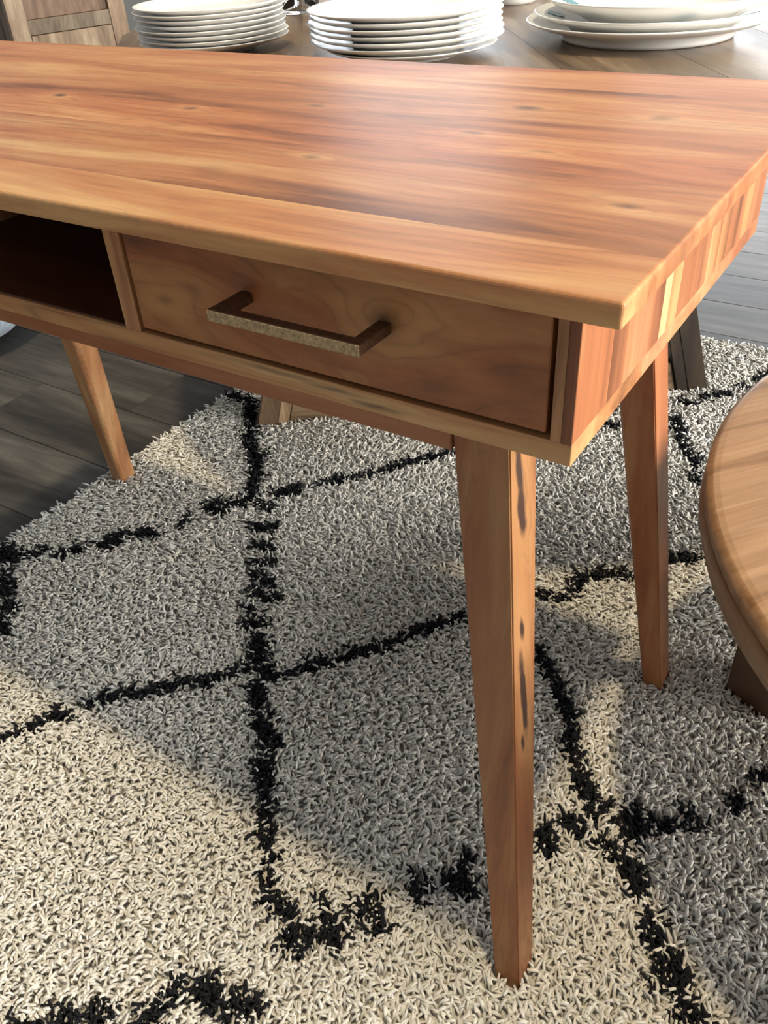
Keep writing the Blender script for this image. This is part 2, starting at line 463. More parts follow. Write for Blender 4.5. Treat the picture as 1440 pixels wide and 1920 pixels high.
dl(box('cubby_shade_sheet', -0.7313, -0.4053, 0.0385, 0.4725, ZB1, ZB1 + 0.0012, M_X, tint=(0.16, 0.10, 0.08), bev=0.0002))  # added thin sheet, tinted near-black to paint the shade on the cubby floor
def handle_parts(front, cx):
    hx0, hx1, z0, z1 = cx - 0.0605, cx + 0.0605, 0.6965, 0.7045
    bar = obj('handle', box_bm(hx0, hx1, 0.0015, 0.0105, z0, z1, bev=0.0008), M_BRONZE)
    bar['label'] = 'dark bronze bar handle'
    bar.parent = front
    fc = obj('handle_face', box_bm(hx0 + 0.0002, hx1 - 0.0002, 0.0008, 0.0016, z0 + 0.0002, z1 - 0.0002, bev=0.0003), M_GOLD)
    fc.parent = front; fc['label'] = 'rough golden front of the handle'
    for xa in (hx0, hx1 - 0.0095):
        p = obj('handle_post', box_bm(xa, xa + 0.0095, 0.0100, 0.0380, z0 + 0.0002, z1 - 0.0002, bev=0.0006), M_BRONZE)
        p.parent = front
for dx, mt in ((0.0, M_DRAWER), (-0.7005, M_X)):
    x0, x1 = -0.3855 + dx, -0.0495 + dx
    fr = dl(box('drawer_front', x0, x1, BY0 + 0.001, BY0 + 0.017, ZB1 + 0.0034, ZT - 0.001, mt, bev=0.0008, tint=(0.66, 0.49, 0.34)))
    handle_parts(fr, -0.216 + dx)
    bm = bmesh.new()
    for b in ((x0 + 0.006, x0 + 0.018, 0.053, 0.45), (x1 - 0.018, x1 - 0.006, 0.053, 0.45), (x0 + 0.018, x1 - 0.018, 0.438, 0.45)):
        box_bm(*b, ZB1 + 0.004, ZT - 0.012, bev=0, bm=bm)
    box_bm(x0 + 0.018, x1 - 0.018, 0.053, 0.438, ZB1 + 0.006, ZB1 + 0.012, bev=0, bm=bm)
    dl(obj('drawer_box', bm, M_Y, tint=(0.7, 0.62, 0.55)))

# legs: (x outer top/bottom, y outer top/bottom) for the front-right one, mirrored for the rest
def leg(mx, my, mat, tint):
    zt = ZB
    def sec(xi, xo, yo, yi, z, c):       # corners: outer-front, outer-back(inner y), inner..., chamfer at the inner corner
        pts = [(xo, yo), (xo, yi), (xi + c, yi), (xi, yi - c), (xi, yo)]
        out = []
        for (px, py) in pts:
            qx = px if not mx else -1.136 - px
            qy = py if not my else 0.516 - py
            out.append((qx, qy, z))
        return out
    bot = sec(-0.053, -0.026, 0.013, 0.047, 0.0, 0.004)
    top = sec(-0.143, -0.097, 0.088, 0.133, zt - 0.0002, 0.007)
    return dl(obj('leg', hull_bm(bot, top, bev=0.0012), mat, tint=tint))
leg(False, False, M_LEG_MARKED, (0.54, 0.41, 0.31))
leg(False, True, M_LEG, (0.70, 0.52, 0.42))
leg(True, False, M_LEG, (0.9, 0.85, 0.8))
leg(True, True, M_LEG, (1.0, 1.08, 1.1))
# rails under the carcass
dl(box('apron', -0.995, -0.141, 0.086, 0.104, 0.586, ZB, M_X, tint=(0.66, 0.52, 0.46), bev=0.001))
dl(box('apron', -0.995, -0.141, 0.412, 0.430, 0.586, ZB, M_X, tint=(0.66, 0.52, 0.46), bev=0.001))
for x in (-0.128, -1.026):
    dl(box('apron', x, x + 0.018, 0.131, 0.385, 0.590, ZB, M_Y, tint=(0.66, 0.52, 0.46), bev=0.001))

# ------------------------------------------------------------------ round rustic table behind the desk
ZTAB = 0.720
TC = Vector((-0.562, 1.297)); TR = 0.804
U = Vector((0.8, 0.6)); V = Vector((0.6, -0.8))
table = thing('round_table', 'big round rustic brown plank table behind the desk carrying the plates', 'table', (TC.x, TC.y, FZ))
PI_T = Matrix.Translation((-TC.x, -TC.y, -FZ))
def tl(o, par=None):
    o.parent = par or table; o.matrix_parent_inverse = PI_T
    return o
nb = 10
for i in range(nb):
    s0 = -TR + 2 * TR * i / nb; s1 = -TR + 2 * TR * (i + 1) / nb
    ss = np.linspace(s0, s1, 9)
    up = [(s, math.sqrt(max(0, TR * TR - s * s))) for s in ss]
    poly = [U * s + V * t for s, t in up] + [U * s - V * t for s, t in reversed(up)]
    pts = []
    for q in poly:
        q = TC + q
        if not pts or (Vector(pts[-1]) - q).length > 1e-4: pts.append((q.x, q.y))
    if (Vector(pts[0]) - Vector(pts[-1])).length < 1e-4: pts.pop()
    t = random.uniform(0.75, 1.3)
    tl(obj('tabletop_plank', hull_bm([(*p, ZTAB - 0.032) for p in pts], [(*p, ZTAB) for p in pts], bev=0.0004), M_TABLE, tint=(t, t * 0.97, t * 0.95)))
apr = lathe_bm([(TR * 0.62, -0.10), (TR * 0.62, 0), (TR * 0.60, 0), (TR * 0.60, -0.10)], 48, center=(TC.x, TC.y, ZTAB - 0.032), close=True)
tl(obj('apron_ring', apr, M_TABLE_LEG, tint=(0.7, 0.7, 0.7)))
TOPZ = ZTAB - 0.032
LEG_FEET = []
def trestle(p_left, p_right, back=False):
    tn = V * (-0.055 if not back else 0.055)      # thickness direction, away from the viewer for the near one
    lean = 0.29 * (TOPZ)
    for p, sgn, tint in ((p_left, 1, (1.0, 0.95, 0.9)), (p_right, -1, (0.13, 0.115, 0.10))):  # right-hand posts: near-black tint stands in for the shade on them
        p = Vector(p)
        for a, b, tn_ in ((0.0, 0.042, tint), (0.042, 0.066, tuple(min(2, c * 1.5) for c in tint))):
            q0, q1 = p + U * sgn * a, p + U * sgn * b
            ln = U * sgn * lean
            bot = [q0, q1, q1 + tn, q0 + tn]
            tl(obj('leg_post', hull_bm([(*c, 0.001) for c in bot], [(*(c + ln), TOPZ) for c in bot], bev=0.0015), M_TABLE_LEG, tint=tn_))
            LEG_FEET.append([tuple(c) for c in bot])
    a = Vector(p_left) + U * 0.067; b = Vector(p_right) - U * 0.067
    st_ = [a + tn * 0.1, b + tn * 0.1, b + tn * 0.6, a + tn * 0.6]
    LEG_FEET.append([tuple(c) for c in st_])
    ia, ib = U * (0.29 * 0.075), U * (-0.29 * 0.075)
    tp = [st_[0] + ia, st_[1] + ib, st_[2] + ib, st_[3] + ia]
    tl(obj('foot_rail', hull_bm([(*c, 0.001) for c in st_], [(*c, 0.075) for c in tp], bev=0.002), M_X_RUSTIC, tint=(1.0, 0.97, 0.92)))
M_X_RUSTIC = wood('rustic_rail_wood', math.radians(37), [(p, tuple(c * 1.6 for c in q)) for p, q in RUSTIC], rough=0.5, along=1.6, across=16.0, ring=0.5, fibre=0.25)
trestle((-0.983, 0.757), (-0.204, 1.331))
mid = -V * 0.62
trestle((-0.983 + mid.x, 0.757 + mid.y), (-0.204 + mid.x, 1.331 + mid.y), back=True)

# ------------------------------------------------------------------ plates
def plate_bm(r, h, foot=0.55, rim=0.0035):
    """Shallow plate: foot ring, sloped underside, rounded lip, sunken centre."""
    f = r * foot
    prof = [(0, 0.003), (f * 0.9, 0.003), (f * 0.94, 0.0), (f, 0.0), (f * 1.03, 0.004), (r * 0.72, h * 0.38), (r * 0.9, h * 0.68), (r * 0.985, h * 0.9),
            (r, h * 0.97), (r * 0.997, h), (r * 0.985, h), (r * 0.9, h * 0.78 + 0.0012), (r * 0.72, h * 0.5 + 0.001), (r * 0.66, h * 0.40), (r * 0.58, 0.0068), (0, 0.006)]
    return lathe_bm(prof, 72)

def plate(name, c, z, r, h, label, group, cat='plate', tilt=0.0, rot=0.0, foot=0.55):
    o = obj(name, plate_bm(r, h, foot), M_WHITE, smooth=True)
    o.location = (c[0], c[1], z); o.rotation_euler = (tilt, 0, rot)
    return tag(o, label, cat, group)

ordinal = ['lowest', 'second', 'third', 'fourth', 'fifth', 'sixth', 'seventh', 'eighth']
S1, S2 = (-0.920, 0.743), (-0.588, 0.771)
PK = 0.873        # plate scale
z = ZTAB + 0.0005
n1 = 8
for k in range(n1):
    word = 'topmost white plate with a pale blue fleck in the left plate stack' if k == n1 - 1 else f'white plate, {ordinal[k]} from the table in the left plate stack'
    r = [0.132, 0.1325, 0.130, 0.1325, 0.129, 0.131, 0.1325, 0.131][k]
    o = plate('dinner_plate', (S1[0] + random.uniform(-.002, .002), S1[1] + random.uniform(-.002, .002)), z + 0.0068 * k, r * PK, 0.018, word, 'left stack of white plates', rot=random.random())
    last1 = o
n2 = 7
for k in range(n2):
    word = 'topmost white plate of the middle plate stack' if k == n2 - 1 else f'white plate, {ordinal[k]} from the table in the middle plate stack'
    r = 0.136 if k == 0 else [0.1545, 0.1545, 0.153, 0.1545, 0.1535, 0.1545][k - 1]
    off = (0.010, -0.003) if k == 0 else (random.uniform(-.0015, .0015), random.uniform(-.0015, .0015))
    plate('dinner_plate', (S2[0] + off[0], S2[1] + off[1]), z + (0 if k == 0 else 0.0068 + 0.0074 * (k - 1)), r * PK, 0.016 if k == 0 else 0.0185, word, 'middle stack of white plates', rot=random.random())
S3 = (-0.317, 0.983)
p0 = plate('serving_platter', S3, z, 0.195 * PK, 0.027, 'widest white serving platter at the bottom of the right pile', 'right pile of platters', 'platter', foot=0.69)
p1 = plate('serving_platter', (S3[0] + 0.004, S3[1] - 0.002), z + 0.0095, 0.186 * PK, 0.028, 'white platter with teal patches, second in the right pile', 'right pile of platters', 'platter', foot=0.66)
p2 = plate('serving_platter', (S3[0] + 0.012, S3[1] + 0.004), z + 0.0190, 0.178 * PK, 0.035, 'topmost deep white platter with blue-green patches in the right pile', 'right pile of platters', 'platter', foot=0.60)
def glaze_patch(par, ang, r0, r1, zz, w, slope=0.0, name='glaze_mark'):
    bm = bmesh.new()
    g = []
    for i in range(7):
        for j in range(5):
            a = ang + (i - 3) * w / 3 * (1 - 0.18 * abs(j - 2)); rr = r0 + (r1 - r0) * j / 4
            g.append(bm.verts.new((rr * math.cos(a), rr * math.sin(a), zz + slope * (rr - r0) / max(1e-6, r1 - r0))))
    for i in range(6):
        for j in range(4): bm.faces.new((g[i * 5 + j], g[i * 5 + j + 1], g[(i + 1) * 5 + j + 1], g[(i + 1) * 5 + j]))
    r = bmesh.ops.extrude_face_region(bm, geom=bm.faces[:])
    bmesh.ops.translate(bm, vec=(0, 0, 0.0006), verts=[v for v in r['geom'] if isinstance(v, bmesh.types.BMVert)])
    o = obj(name, bm, M_TEAL, par, smooth=False)
    o['label'] = 'blue-green painted patch'
    return o
# rim slope of plate p: between 0.72 r and 0.9 r the inner surface rises from 0.5h to 0.78h
def rim_patch(p, r, h, ang, w):
    glaze_patch(p, ang, r * 0.735, r * 0.885, h * 0.5 + 0.0016 + (h * 0.28) * 0.09, w, (h * 0.28) * 0.82)
for a in (-2.9, -1.9, -0.9, 0.1, 0.6, 1.1, 2.1): rim_patch(p1, 0.186 * PK, 0.028, a, 0.10)
for a in (-0.25, 0.15, 0.55, 1.4, 2.4, 3.3): rim_patch(p2, 0.178 * PK, 0.035, a, 0.10)
rim_patch(last1, 0.131 * PK, 0.018, 3.5, 0.12)

# small white dish and a tumbler standing among the plates
dish = obj('white_dish', lathe_bm([(0, 0.004), (0.040, 0.004), (0.042, 0), (0.047, 0), (0.050, 0.006), (0.068, 0.022), (0.080, 0.040), (0.079, 0.042), (0.066, 0.026), (0.045, 0.010), (0, 0.009)], 48), M_WHITE, smooth=True)
dish.location = (-0.684, 1.302, ZTAB + 0.0005)
tag(dish, 'small white footed dish on the round table behind the middle plates', 'dish')
gl = obj('drinking_glass', lathe_bm([(0, 0), (0.034, 0), (0.036, 0.002), (0.043, 0.11), (0.0415, 0.11), (0.034, 0.008), (0, 0.007)], 40), M_GLASS, smooth=True)
gl.location = (-1.038, 1.122, ZTAB + 0.0005)
tag(gl, 'clear drinking glass between the left and middle plate stacks', 'glass')

# ------------------------------------------------------------------ round oak coffee table at the right
CZ, CR = 0.430, 0.472
CC = (0.448, 0.495)
ct = thing('coffee_table', 'round oak coffee table with moulded rim at the right edge', 'coffee table', (CC[0], CC[1], 0.0))
pi_c = Matrix.Translation((-CC[0], -CC[1], 0))
def cl(o): o.parent = ct; o.matrix_parent_inverse = pi_c; return o
cl(obj('tabletop', lathe_bm([(0, CZ - 0.02), (CR - 0.004, CZ - 0.02), (CR + 0.002, CZ - 0.018), (CR + 0.003, CZ - 0.008), (CR + 0.001, CZ - 0.003), (CR - 0.004, CZ - 0.0006), (CR - 0.010, CZ), (0, CZ)], 128, center=(*CC, 0)), M_OAK, smooth=False))
for p in ct.children[0].data.polygons: p.use_smooth = abs(p.normal.z) < 0.98
cl(obj('rim', lathe_bm([(CR - 0.04, CZ - 0.0205), (CR - 0.001, CZ - 0.0205), (CR + 0.003, CZ - 0.024), (CR + 0.0045, CZ - 0.036), (CR + 0.001, CZ - 0.044), (CR - 0.001, CZ - 0.0445), (CR - 0.002, CZ - 0.056), (CR - 0.006, CZ - 0.060), (CR - 0.04, CZ - 0.060)], 128, center=(*CC, 0), close=True), M_OAK_RIM, smooth=True))
C_FEET = []
for k in range(4):
    a = math.radians(180 + 90 * k)
    c = Vector((CC[0] + 0.355 * math.cos(a), CC[1] + 0.355 * math.sin(a))) + Vector((0, 0.035)) * (1 if k == 0 else 0)
    rot = math.radians(-25) + math.pi / 2 * k
    ex, ey = Vector((math.cos(rot), math.sin(rot))), Vector((-math.sin(rot), math.cos(rot)))
    bot = [c + ex * sx * 0.036 + ey * sy * 0.034 for sx, sy in ((-1, -1), (1, -1), (1, 1), (-1, 1))]
    C_FEET.append([tuple(q) for q in bot])
    cl(obj('leg', hull_bm([(*q, 0.0) for q in bot], [(*q, CZ - 0.060) for q in bot], bev=0.003), M_OAK_RIM, tint=(0.32, 0.27, 0.24)))
cl(obj('apron', lathe_bm([(0.36, CZ - 0.11), (0.36, CZ - 0.0605), (0.345, CZ - 0.0605), (0.345, CZ - 0.11)], 64, center=(*CC, 0), close=True), M_OAK_RIM, tint=(0.7, 0.7, 0.7)))

# ------------------------------------------------------------------ weathered panelled cabinet at the back left
cab = thing('cabinet', 'weathered pale wooden cabinet with framed panels behind the desk', 'cabinet', (-2.173, 1.722, FZ), math.atan2(-0.96, -0.29))
# local: x runs along the front from the right-hand stile to the left one, -y is into the cabinet... front faces +y
W_, Hc = 0.361, 0.98
box('carcass', 0.0, W_, -0.32, -0.022, 0.02, Hc, M_CAB, cab, tint=(0.6, 0.55, 0.5))
box('stile', 0.0, 0.052, -0.022, 0.0, 0.0, Hc, M_CAB, cab, tint=(0.72, 0.64, 0.58))
box('stile', W_ - 0.052, W_, -0.022, 0.0, 0.0, Hc, M_CAB, cab, tint=(1.05, 1.02, 0.98))
for z0, z1 in ((0.618, 0.656), (0.05, 0.10), (Hc - 0.05, Hc)):
    box('rail', 0.0525, W_ - 0.0525, -0.022, -0.002, z0, z1, M_CAB, cab, tint=(0.55, 0.55, 0.52))
pn = 3
box('panel', 0.054, W_ - 0.054, -0.021, -0.010, 0.657, Hc - 0.051, M_CAB, cab, tint=(0.66, 0.55, 0.5))
box('panel', 0.054, W_ - 0.054, -0.021, 0.0, 0.101, 0.616, M_CAB, cab, tint=(1.0, 0.96, 0.9))

# bentwood chair between the cabinet and the table
ch = thing('bentwood_chair', 'cream bentwood chair with dark seat behind the left plate stack', 'chair', (-1.765, 1.60, FZ), math.radians(55))
for sx in (-0.17, 0.17):
    obj('leg', tube_bm([(sx * 1.15, 0.20, 0.0), (sx, 0.17, 0.44)], [0.013, 0.016], 10), M_CREAM, ch, smooth=True)
    obj('leg', tube_bm([(sx * 1.15, -0.20, 0.0), (sx, -0.17, 0.44)], [0.013, 0.016], 10), M_CREAM, ch, smooth=True)
obj('seat', lathe_bm([(0, 0.43), (0.205, 0.43), (0.215, 0.445), (0.205, 0.462), (0.12, 0.468), (0, 0.465)], 40), M_SEAT, ch, smooth=True)
for rr, hh in ((0.19, 0.36), (0.13, 0.27)):
    obj('back_hoop', tube_bm([(rr * math.cos(t), -0.17 - 0.10 * (math.sin(t) if math.sin(t) > 0 else 0), 0.455 + hh * math.sin(t)) for t in np.linspace(0.0, math.pi, 25)], 0.009, 10), M_CREAM, ch, smooth=True)

# pale blue pouf on the floor under the left of the desk
pf = thing('pouf', 'pale blue-grey rounded pouf on the dark floor beyond the desk', 'pouf', (-2.050, 0.775, FZ))
pf.scale = (1.25, 1.25, 1.25)
obj('cushion', lathe_bm([(0, 0), (0.09, 0.0), (0.135, 0.018), (0.175, 0.06), (0.195, 0.12), (0.19, 0.17), (0.165, 0.21), (0.12, 0.235), (0, 0.245)], 48), M_POUF, pf, smooth=True)
for k in range(8):
    a = 2 * math.pi * k / 8
    obj('seam_piping', tube_bm([(r * math.cos(a), r * math.sin(a), zz) for r, zz in ((0.10, 0.004), (0.137, 0.019), (0.177, 0.06), (0.197, 0.12), (0.192, 0.17), (0.167, 0.212), (0.122, 0.237))], 0.003, 6), M_POUF, pf, smooth=True)

# ------------------------------------------------------------------ shag rug
RX0, RX1, RY0, RY1 = -1.133, 1.25, -1.25, 1.572
rug = thing('shag_rug', 'cream shag rug with charcoal diamond lattice under the desk', 'rug', (-0.5, 0.4, FZ))
pi_r = Matrix.Translation((0.5, -0.4, -FZ))
bk = box('backing', RX0 + 0.006, RX1 - 0.006, RY0 + 0.006, RY1 - 0.006, FZ + 0.0005, -0.0005, M_BACKING, rug, bev=0.002)
bk.matrix_parent_inverse = pi_r
DARK = [([(-1.119,0.834),(-1.064,0.835),(-1.028,0.798),(-0.992,0.755),(-0.962,0.715),(-0.936,0.687),(-0.895,0.658),(-0.865,0.621),(-0.853,0.597),(-0.844,0.578),(-0.822,0.55)],0.0122),([(-0.905,0.67),(-0.877,0.678)],0.0043),([(-0.794,0.542),(-0.771,0.54)],0.0099),([(-0.756,0.485),(-0.734,0.494)],0.0134),([(-0.723,0.443),(-0.697,0.451)],0.0102),([(-0.696,0.407),(-0.67,0.421)],0.0082),([(-0.67,0.381),(-0.641,0.381)],0.0106),([(-0.655,0.356),(-0.622,0.346),(-0.612,0.354)],0.0086),([(-0.635,0.317),(-0.621,0.315)],0.0051),([(-0.613,0.288),(-0.592,0.296)],0.0092),([(-0.573,0.265),(-0.552,0.24)],0.0144),([(-0.528,0.229),(-0.517,0.194),(-0.502,0.173)],0.0108),([(-0.485,0.157),(-0.476,0.152),(-0.457,0.132),(-0.441,0.126)],0.0116),([(-0.434,0.1),(-0.422,0.088),(-0.395,0.058)],0.0104),([(-0.388,0.044),(-0.376,0.034),(-0.357,0.012)],0.0092),([(-0.35,0.004),(-0.339,-0.005)],0.0076),([(-0.331,-0.024),(-0.314,-0.043),(-0.291,-0.047),(-0.278,-0.05)],0.009),([(-0.255,-0.066),(-0.252,-0.067)],0.0185),([(-0.226,-0.044),(-0.222,-0.045)],0.015),([(-0.252,-0.02),(-0.248,-0.023)],0.0083),([(-0.212,-0.002),(-0.194,-0.0),(-0.184,-0.01)],0.01),([(-0.208,0.016),(-0.202,0.006)],0.0071),([(-0.416,-0.249),(-0.403,-0.256)],0.0099),([(-0.386,-0.23),(-0.374,-0.239)],0.011),([(-0.335,-0.215),(-0.332,-0.19),(-0.335,-0.173)],0.0094),([(-0.307,-0.159),(-0.295,-0.162)],0.0133),([(-0.306,-0.144),(-0.299,-0.148)],0.0056),([(-0.269,-0.155),(-0.254,-0.143)],0.0132),([(-1.111,0.215),(-1.079,0.212)],0.0193),([(-1.055,0.235),(-1.052,0.254)],0.0088),([(-1.018,0.259),(-0.995,0.288)],0.0097),([(-0.968,0.313),(-0.954,0.348)],0.0137),([(-0.926,0.373),(-0.912,0.381)],0.0127),([(-0.882,0.422),(-0.885,0.445)],0.0079),([(-0.873,0.494),(-0.847,0.49)],0.013),([(-0.841,0.517),(-0.826,0.529)],0.011),([(-0.787,0.584),(-0.76,0.611)],0.0122),([(-0.735,0.645),(-0.693,0.686)],0.0061),([(-0.684,0.699),(-0.663,0.724),(-0.625,0.779),(-0.598,0.814),(-0.569,0.847)],0.0083),([(-1.05,0.168),(-1.008,0.146)],0.0137),([(-0.999,0.129),(-0.972,0.125)],0.0107),([(-0.964,0.099),(-0.939,0.085)],0.0087),([(-0.768,-0.053),(-0.749,-0.026),(-0.742,-0.006)],0.0068),([(-0.74,0.004),(-0.736,0.016),(-0.715,0.02)],0.0077),([(-0.709,0.051),(-0.69,0.079),(-0.667,0.098),(-0.638,0.123),(-0.623,0.145)],0.0078),([(-0.611,0.149),(-0.588,0.169),(-0.57,0.195),(-0.554,0.218)],0.0079),([(-0.522,0.209),(-0.494,0.239)],0.0078),([(-0.479,0.257),(-0.459,0.286),(-0.44,0.307),(-0.426,0.329),(-0.4,0.354),(-0.393,0.373)],0.0079),([(-0.389,0.381),(-0.37,0.405),(-0.351,0.435),(-0.33,0.463)],0.0073),([(-0.256,0.566),(-0.243,0.566),(-0.214,0.579),(-0.208,0.604)],0.0074),([(-0.211,0.619),(-0.207,0.635),(-0.186,0.657),(-0.151,0.673)],0.0101),([(-0.096,0.743),(-0.069,0.768)],0.0093),([(-0.203,0.455),(-0.183,0.431),(-0.155,0.403),(-0.126,0.369),(-0.103,0.333)],0.0081),([(-0.103,0.321),(-0.085,0.301),(-0.065,0.273),(-0.049,0.257),(-0.032,0.255)],0.0098),([(-0.03,0.241),(-0.023,0.241)],0.005),([(-0.058,0.213),(-0.045,0.207)],0.0112),([(-0.045,0.232),(-0.042,0.23)],0.0044),([(0.001,0.264),(0.017,0.229)],0.0098),([(0.002,0.233),(0.021,0.243)],0.0086),([(-0.018,0.208),(-0.006,0.205),(0.011,0.201),(0.015,0.199)],0.0072),([(0.027,0.192),(0.04,0.189),(0.041,0.173)],0.0106),([(-0.074,0.183),(-0.063,0.166)],0.011),([(0.03,0.26),(0.047,0.265)],0.0074),([(0.06,0.292),(0.071,0.284)],0.008),([(0.078,0.283),(0.086,0.287)],0.0037),([(0.106,0.342),(0.107,0.322)],0.0087),([(0.124,0.386),(0.131,0.39)],0.0102),([(0.072,0.144),(0.081,0.129)],0.011),([(0.058,0.132),(0.062,0.133)],0.005),([(0.086,0.121),(0.091,0.122)],0.0038),([(0.101,0.111),(0.113,0.102)],0.0144),([(0.09,0.092),(0.094,0.084)],0.0032),([(0.125,0.074),(0.134,0.071)],0.0123),([(-0.14,0.078),(-0.123,0.078)],0.0119),([(-0.138,0.096),(-0.14,0.108)],0.0055),([(-0.179,0.052),(-0.165,0.041)],0.0077),([(-0.166,0.056),(-0.164,0.055)],0.0048),([(-0.234,1.252),(-0.211,1.249)],0.0086),([(-0.2,1.285),(-0.178,1.306),(-0.157,1.329)],0.0065),([(-0.148,1.357),(-0.135,1.374)],0.0044),([(-0.128,1.399),(-0.119,1.419)],0.0044),([(-0.225,1.172),(-0.206,1.14),(-0.192,1.102),(-0.174,1.077),(-0.157,1.053),(-0.143,1.025)],0.008),([(-0.134,0.994),(-0.122,0.972)],0.0066),([(-0.338,1.092),(-0.313,1.089)],0.0063)]
# the same lattice carried on over the rest of the rug
DARK += [([(0.155, 0.045), (0.36, -0.20)], 0.012), ([(0.38, -0.22), (0.58, -0.47), (0.80, -0.74)], 0.012), ([(0.145, 0.42), (0.30, 0.69)], 0.012), ([(0.32, 0.72), (0.48, 0.99), (0.70, 1.36)], 0.012),
         ([(-0.43, -0.28), (-0.62, -0.45), (-0.92, -0.73)], 0.012), ([(-0.245, -0.22), (0.02, -0.52), (0.25, -0.80)], 0.012), ([(-0.786, -0.08), (-0.95, -0.31), (-1.12, -0.55)], 0.010),
         ([(-0.111, 1.43), (-0.06, 1.53)], 0.010), ([(0.48, 0.99), (0.80, 0.60), (1.15, 0.18)], 0.012)]

def dark_mask(P):
    m = np.zeros(len(P), bool)
    # ragged outline of the woven lines
    wob = 0.0035 * np.sin(P[:, 0] * 310 + 3 * np.sin(P[:, 1] * 190)) + 0.003 * np.sin(P[:, 1] * 270 + 2 * np.sin(P[:, 0] * 230))
    for pts, w in DARK:
        a = np.array(pts)
        lo, hi = a.min(0) - w - 0.02, a.max(0) + w + 0.02
        idx = np.where((P[:, 0] > lo[0]) & (P[:, 0] < hi[0]) & (P[:, 1] > lo[1]) & (P[:, 1] < hi[1]))[0]
        if not len(idx): continue
        q = P[idx]; dmin = np.full(len(q), 9.0)
        for s, e in zip(a[:-1], a[1:]):
            d = e - s; L2 = d @ d + 1e-12
            t = np.clip(((q - s) @ d) / L2, 0, 1)
            dmin = np.minimum(dmin, np.linalg.norm(q - s - t[:, None] * d, axis=1))
        m[idx[dmin + wob[idx] < w * 0.95 + 0.0008]] = True
    return m

def in_poly(P, poly, grow=0.003):
    c = np.mean(poly, axis=0); pl = np.array(poly)
    m = np.ones(len(P), bool)
    n = len(pl)
    area = sum(pl[i][0] * pl[(i + 1) % n][1] - pl[(i + 1) % n][0] * pl[i][1] for i in range(n))
    for i in range(n):
        a, b = pl[i], pl[(i + 1) % n]
        d = b - a; d = d / (np.linalg.norm(d) + 1e-12)
        s = (d[0] * (P[:, 1] - a[1]) - d[1] * (P[:, 0] - a[0])) * (1 if area > 0 else -1)
        m &= s > -grow
    return m

def grid(x0, x1, y0, y1, s):
    gx, gy = np.meshgrid(np.arange(x0, x1, s), np.arange(y0, y1, s))
    P = np.c_[gx.ravel(), gy.ravel()]
    return P + rng.uniform(-0.5, 0.5, P.shape) * s

dist = lambda P: np.hypot(P[:, 0] - CAM[0], P[:, 1] - CAM[1])
P1 = grid(RX0, 0.36, -0.42, 0.62, 0.0047)
P1 = P1[dist(P1) < 0.98]
P2 = grid(RX0, 0.45, -0.55, RY1, 0.0054)
near = (dist(P2) < 0.98) & (P2[:, 0] < 0.36) & (P2[:, 1] > -0.42) & (P2[:, 1] < 0.62)
P2 = P2[~near]
P3 = grid(RX0, RX1, RY0, RY1, 0.013)
P3 = P3[(P3[:, 0] > 0.45) | (P3[:, 1] < -0.55)]
FEET = [[(-0.053, 0.013), (-0.026, 0.013), (-0.026, 0.047), (-0.053, 0.047)], [(-0.053, 0.469), (-0.026, 0.469), (-0.026, 0.503), (-0.053, 0.503)],
        [(-1.110, 0.013), (-1.083, 0.013), (-1.083, 0.047), (-1.110, 0.047)], [(-1.110, 0.469), (-1.083, 0.469), (-1.083, 0.503), (-1.110, 0.503)]] + LEG_FEET + C_FEET
def cull(P):
    P = P[(P[:, 0] > RX0) & (P[:, 0] < RX1) & (P[:, 1] > RY0) & (P[:, 1] < RY1)]
    bad = np.zeros(len(P), bool)
    for f in FEET: bad |= in_poly(P, f)
    return P[~bad]

def yarns(P, radius, length, rings, sides, lift=0.0):
    """Bent noodles of wool: returns verts (N,rings,sides,3)."""
    n = len(P)
    x, y = P[:, 0], P[:, 1]
    flow = 1.9 * np.sin(3.1 * x + 1.7 * np.sin(2.3 * y + 1)) + 1.6 * np.cos(2.7 * y - 1.3 * np.sin(4.1 * x)) - 1.2
    ang = flow + rng.normal(0, 1.25, n)
    d = np.c_[np.cos(ang), np.sin(ang)]
    s = np.c_[-d[:, 1], d[:, 0]]
    Ln = length * rng.uniform(0.75, 1.2, n)
    tilt = rng.uniform(0.5, 1.0, n)                     # 1 = lying flat
    hgt = (0.008 + 0.008 * (1 - tilt)) * rng.uniform(0.8, 1.25, n)
    curl = rng.normal(0, 0.42, n) * Ln
    ts = np.linspace(0, 1, rings)
    C = np.zeros((n, rings, 3))
    for k, t in enumerate(ts):
        f = Ln * (0.15 * t + 0.75 * t * t) * (0.45 + 0.55 * tilt)
        sd = curl * t * t
        zz = -0.001 + lift * t + hgt * (1 - (1 - t) ** 2.2) * 1.0 - 0.25 * hgt * tilt * np.maximum(0, t - 0.6) * 2.0 + 0.004 * t
        C[:, k, 0] = x + d[:, 0] * f + s[:, 0] * sd
        C[:, k, 1] = y + d[:, 1] * f + s[:, 1] * sd
        C[:, k, 2] = zz
    Tn = np.gradient(C, axis=1)
    Tn /= np.linalg.norm(Tn, axis=2, keepdims=True) + 1e-9
    S = np.zeros((n, 1, 3)); S[:, 0, :2] = s
    A = S - (Tn * S).sum(2, keepdims=True) * Tn
    A /= np.linalg.norm(A, axis=2, keepdims=True) + 1e-9
    B = np.cross(Tn, A)
    R = radius * rng.uniform(0.8, 1.2, n)[:, None] * np.interp(ts, [0, 0.5, 0.85, 1], [0.85, 1.0, 1.0, 0.78])[None, :]
    Vv = np.zeros((n, rings, sides, 3))
    for k in range(sides):
        a = 2 * math.pi * k / sides + 0.5
        Vv[:, :, k, :] = C + (A * math.cos(a) + B * math.sin(a)) * R[:, :, None]
    return Vv

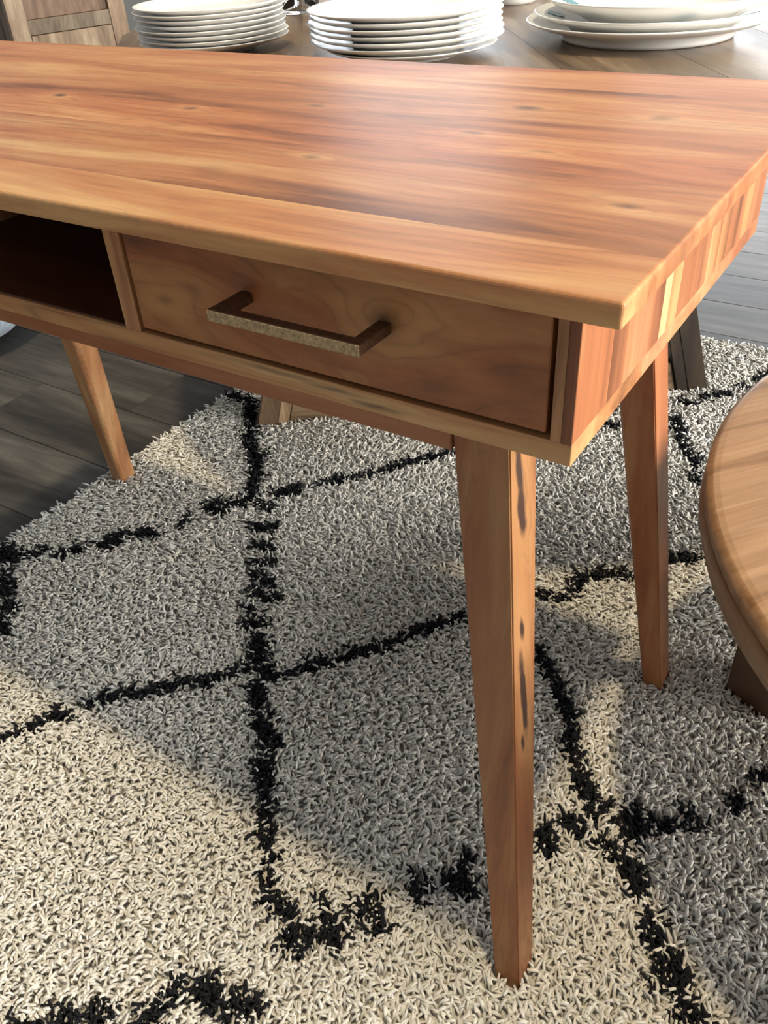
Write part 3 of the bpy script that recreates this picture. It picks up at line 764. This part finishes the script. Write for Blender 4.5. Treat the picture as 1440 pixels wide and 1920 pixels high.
def pile_arrays(Vv, tones):
    n, r, s, _ = Vv.shape
    verts = Vv.reshape(-1, 3)
    base = (np.arange(n) * r * s)[:, None, None, None]
    i = np.arange(r - 1)[:, None]; k = np.arange(s)[None, :]; kn = (k + 1) % s
    quad = np.stack([i * s + k, i * s + kn, (i + 1) * s + kn, (i + 1) * s + k], -1)
    quads = (base + quad[None]).reshape(-1, 4)
    cap = (np.arange(n) * r * s)[:, None] + (r - 1) * s + np.arange(s)[None, :]
    return verts, quads, cap, np.repeat(tones, r * s, axis=0)

def build_pile(name, chunks, mat):
    vs, loops, totals, tones = [], [], [], []
    off = 0
    for verts, quads, cap, tn in chunks:
        vs.append(verts); tones.append(tn)
        loops.append((quads + off).ravel()); totals.append(np.full(len(quads), 4))
        loops.append((cap + off).ravel()); totals.append(np.full(len(cap), cap.shape[1]))
        off += len(verts)
    vs = np.concatenate(vs); loops = np.concatenate(loops); totals = np.concatenate(totals); tones = np.concatenate(tones)
    me = bpy.data.meshes.new(name)
    me.vertices.add(len(vs)); me.vertices.foreach_set('co', vs.astype(np.float32).ravel())
    me.loops.add(len(loops)); me.loops.foreach_set('vertex_index', loops.astype(np.int32))
    me.polygons.add(len(totals))
    me.polygons.foreach_set('loop_start', np.r_[0, np.cumsum(totals)[:-1]].astype(np.int32))
    me.polygons.foreach_set('use_smooth', np.ones(len(totals), bool))
    at = me.attributes.new('yarn_tone', 'FLOAT_COLOR', 'POINT')
    at.data.foreach_set('color', np.c_[tones, np.ones(len(tones))].astype(np.float32).ravel())
    me.update(calc_edges=True)
    me.validate()
    o = link(name, me, mat, rug)
    o.matrix_parent_inverse = pi_r
    o['kind'] = 'stuff'
    return o

cream, dark = [], []
for P, rad, ln, rings, sides in ((P1, 0.0019, 0.0140, 4, 4), (P2, 0.0022, 0.0150, 3, 3), (P3, 0.0050, 0.026, 3, 3)):
    P = cull(P)
    mk = dark_mask(P)
    for sel, dst in ((~mk, cream), (mk, dark)):
        Q = P[sel]
        if not len(Q): continue
        b = rng.uniform(0.86, 1.08, len(Q))[:, None]
        if dst is cream:
            w = rng.uniform(0, 1, len(Q))[:, None]
            tone = (np.array([[0.64, 0.60, 0.52]]) * w + np.array([[0.68, 0.665, 0.62]]) * (1 - w)) * b
        else:
            tone = np.array([[0.016, 0.016, 0.018]]) * b
        dst.append(pile_arrays(yarns(Q, rad, ln * (1.0 if dst is cream else 0.9), rings, sides, 0.0 if dst is cream else 0.0035), tone))
build_pile('pile', cream, M_YARN)
build_pile('dark_pile', dark, M_YARN_DARK)['label'] = 'charcoal woven lattice lines'
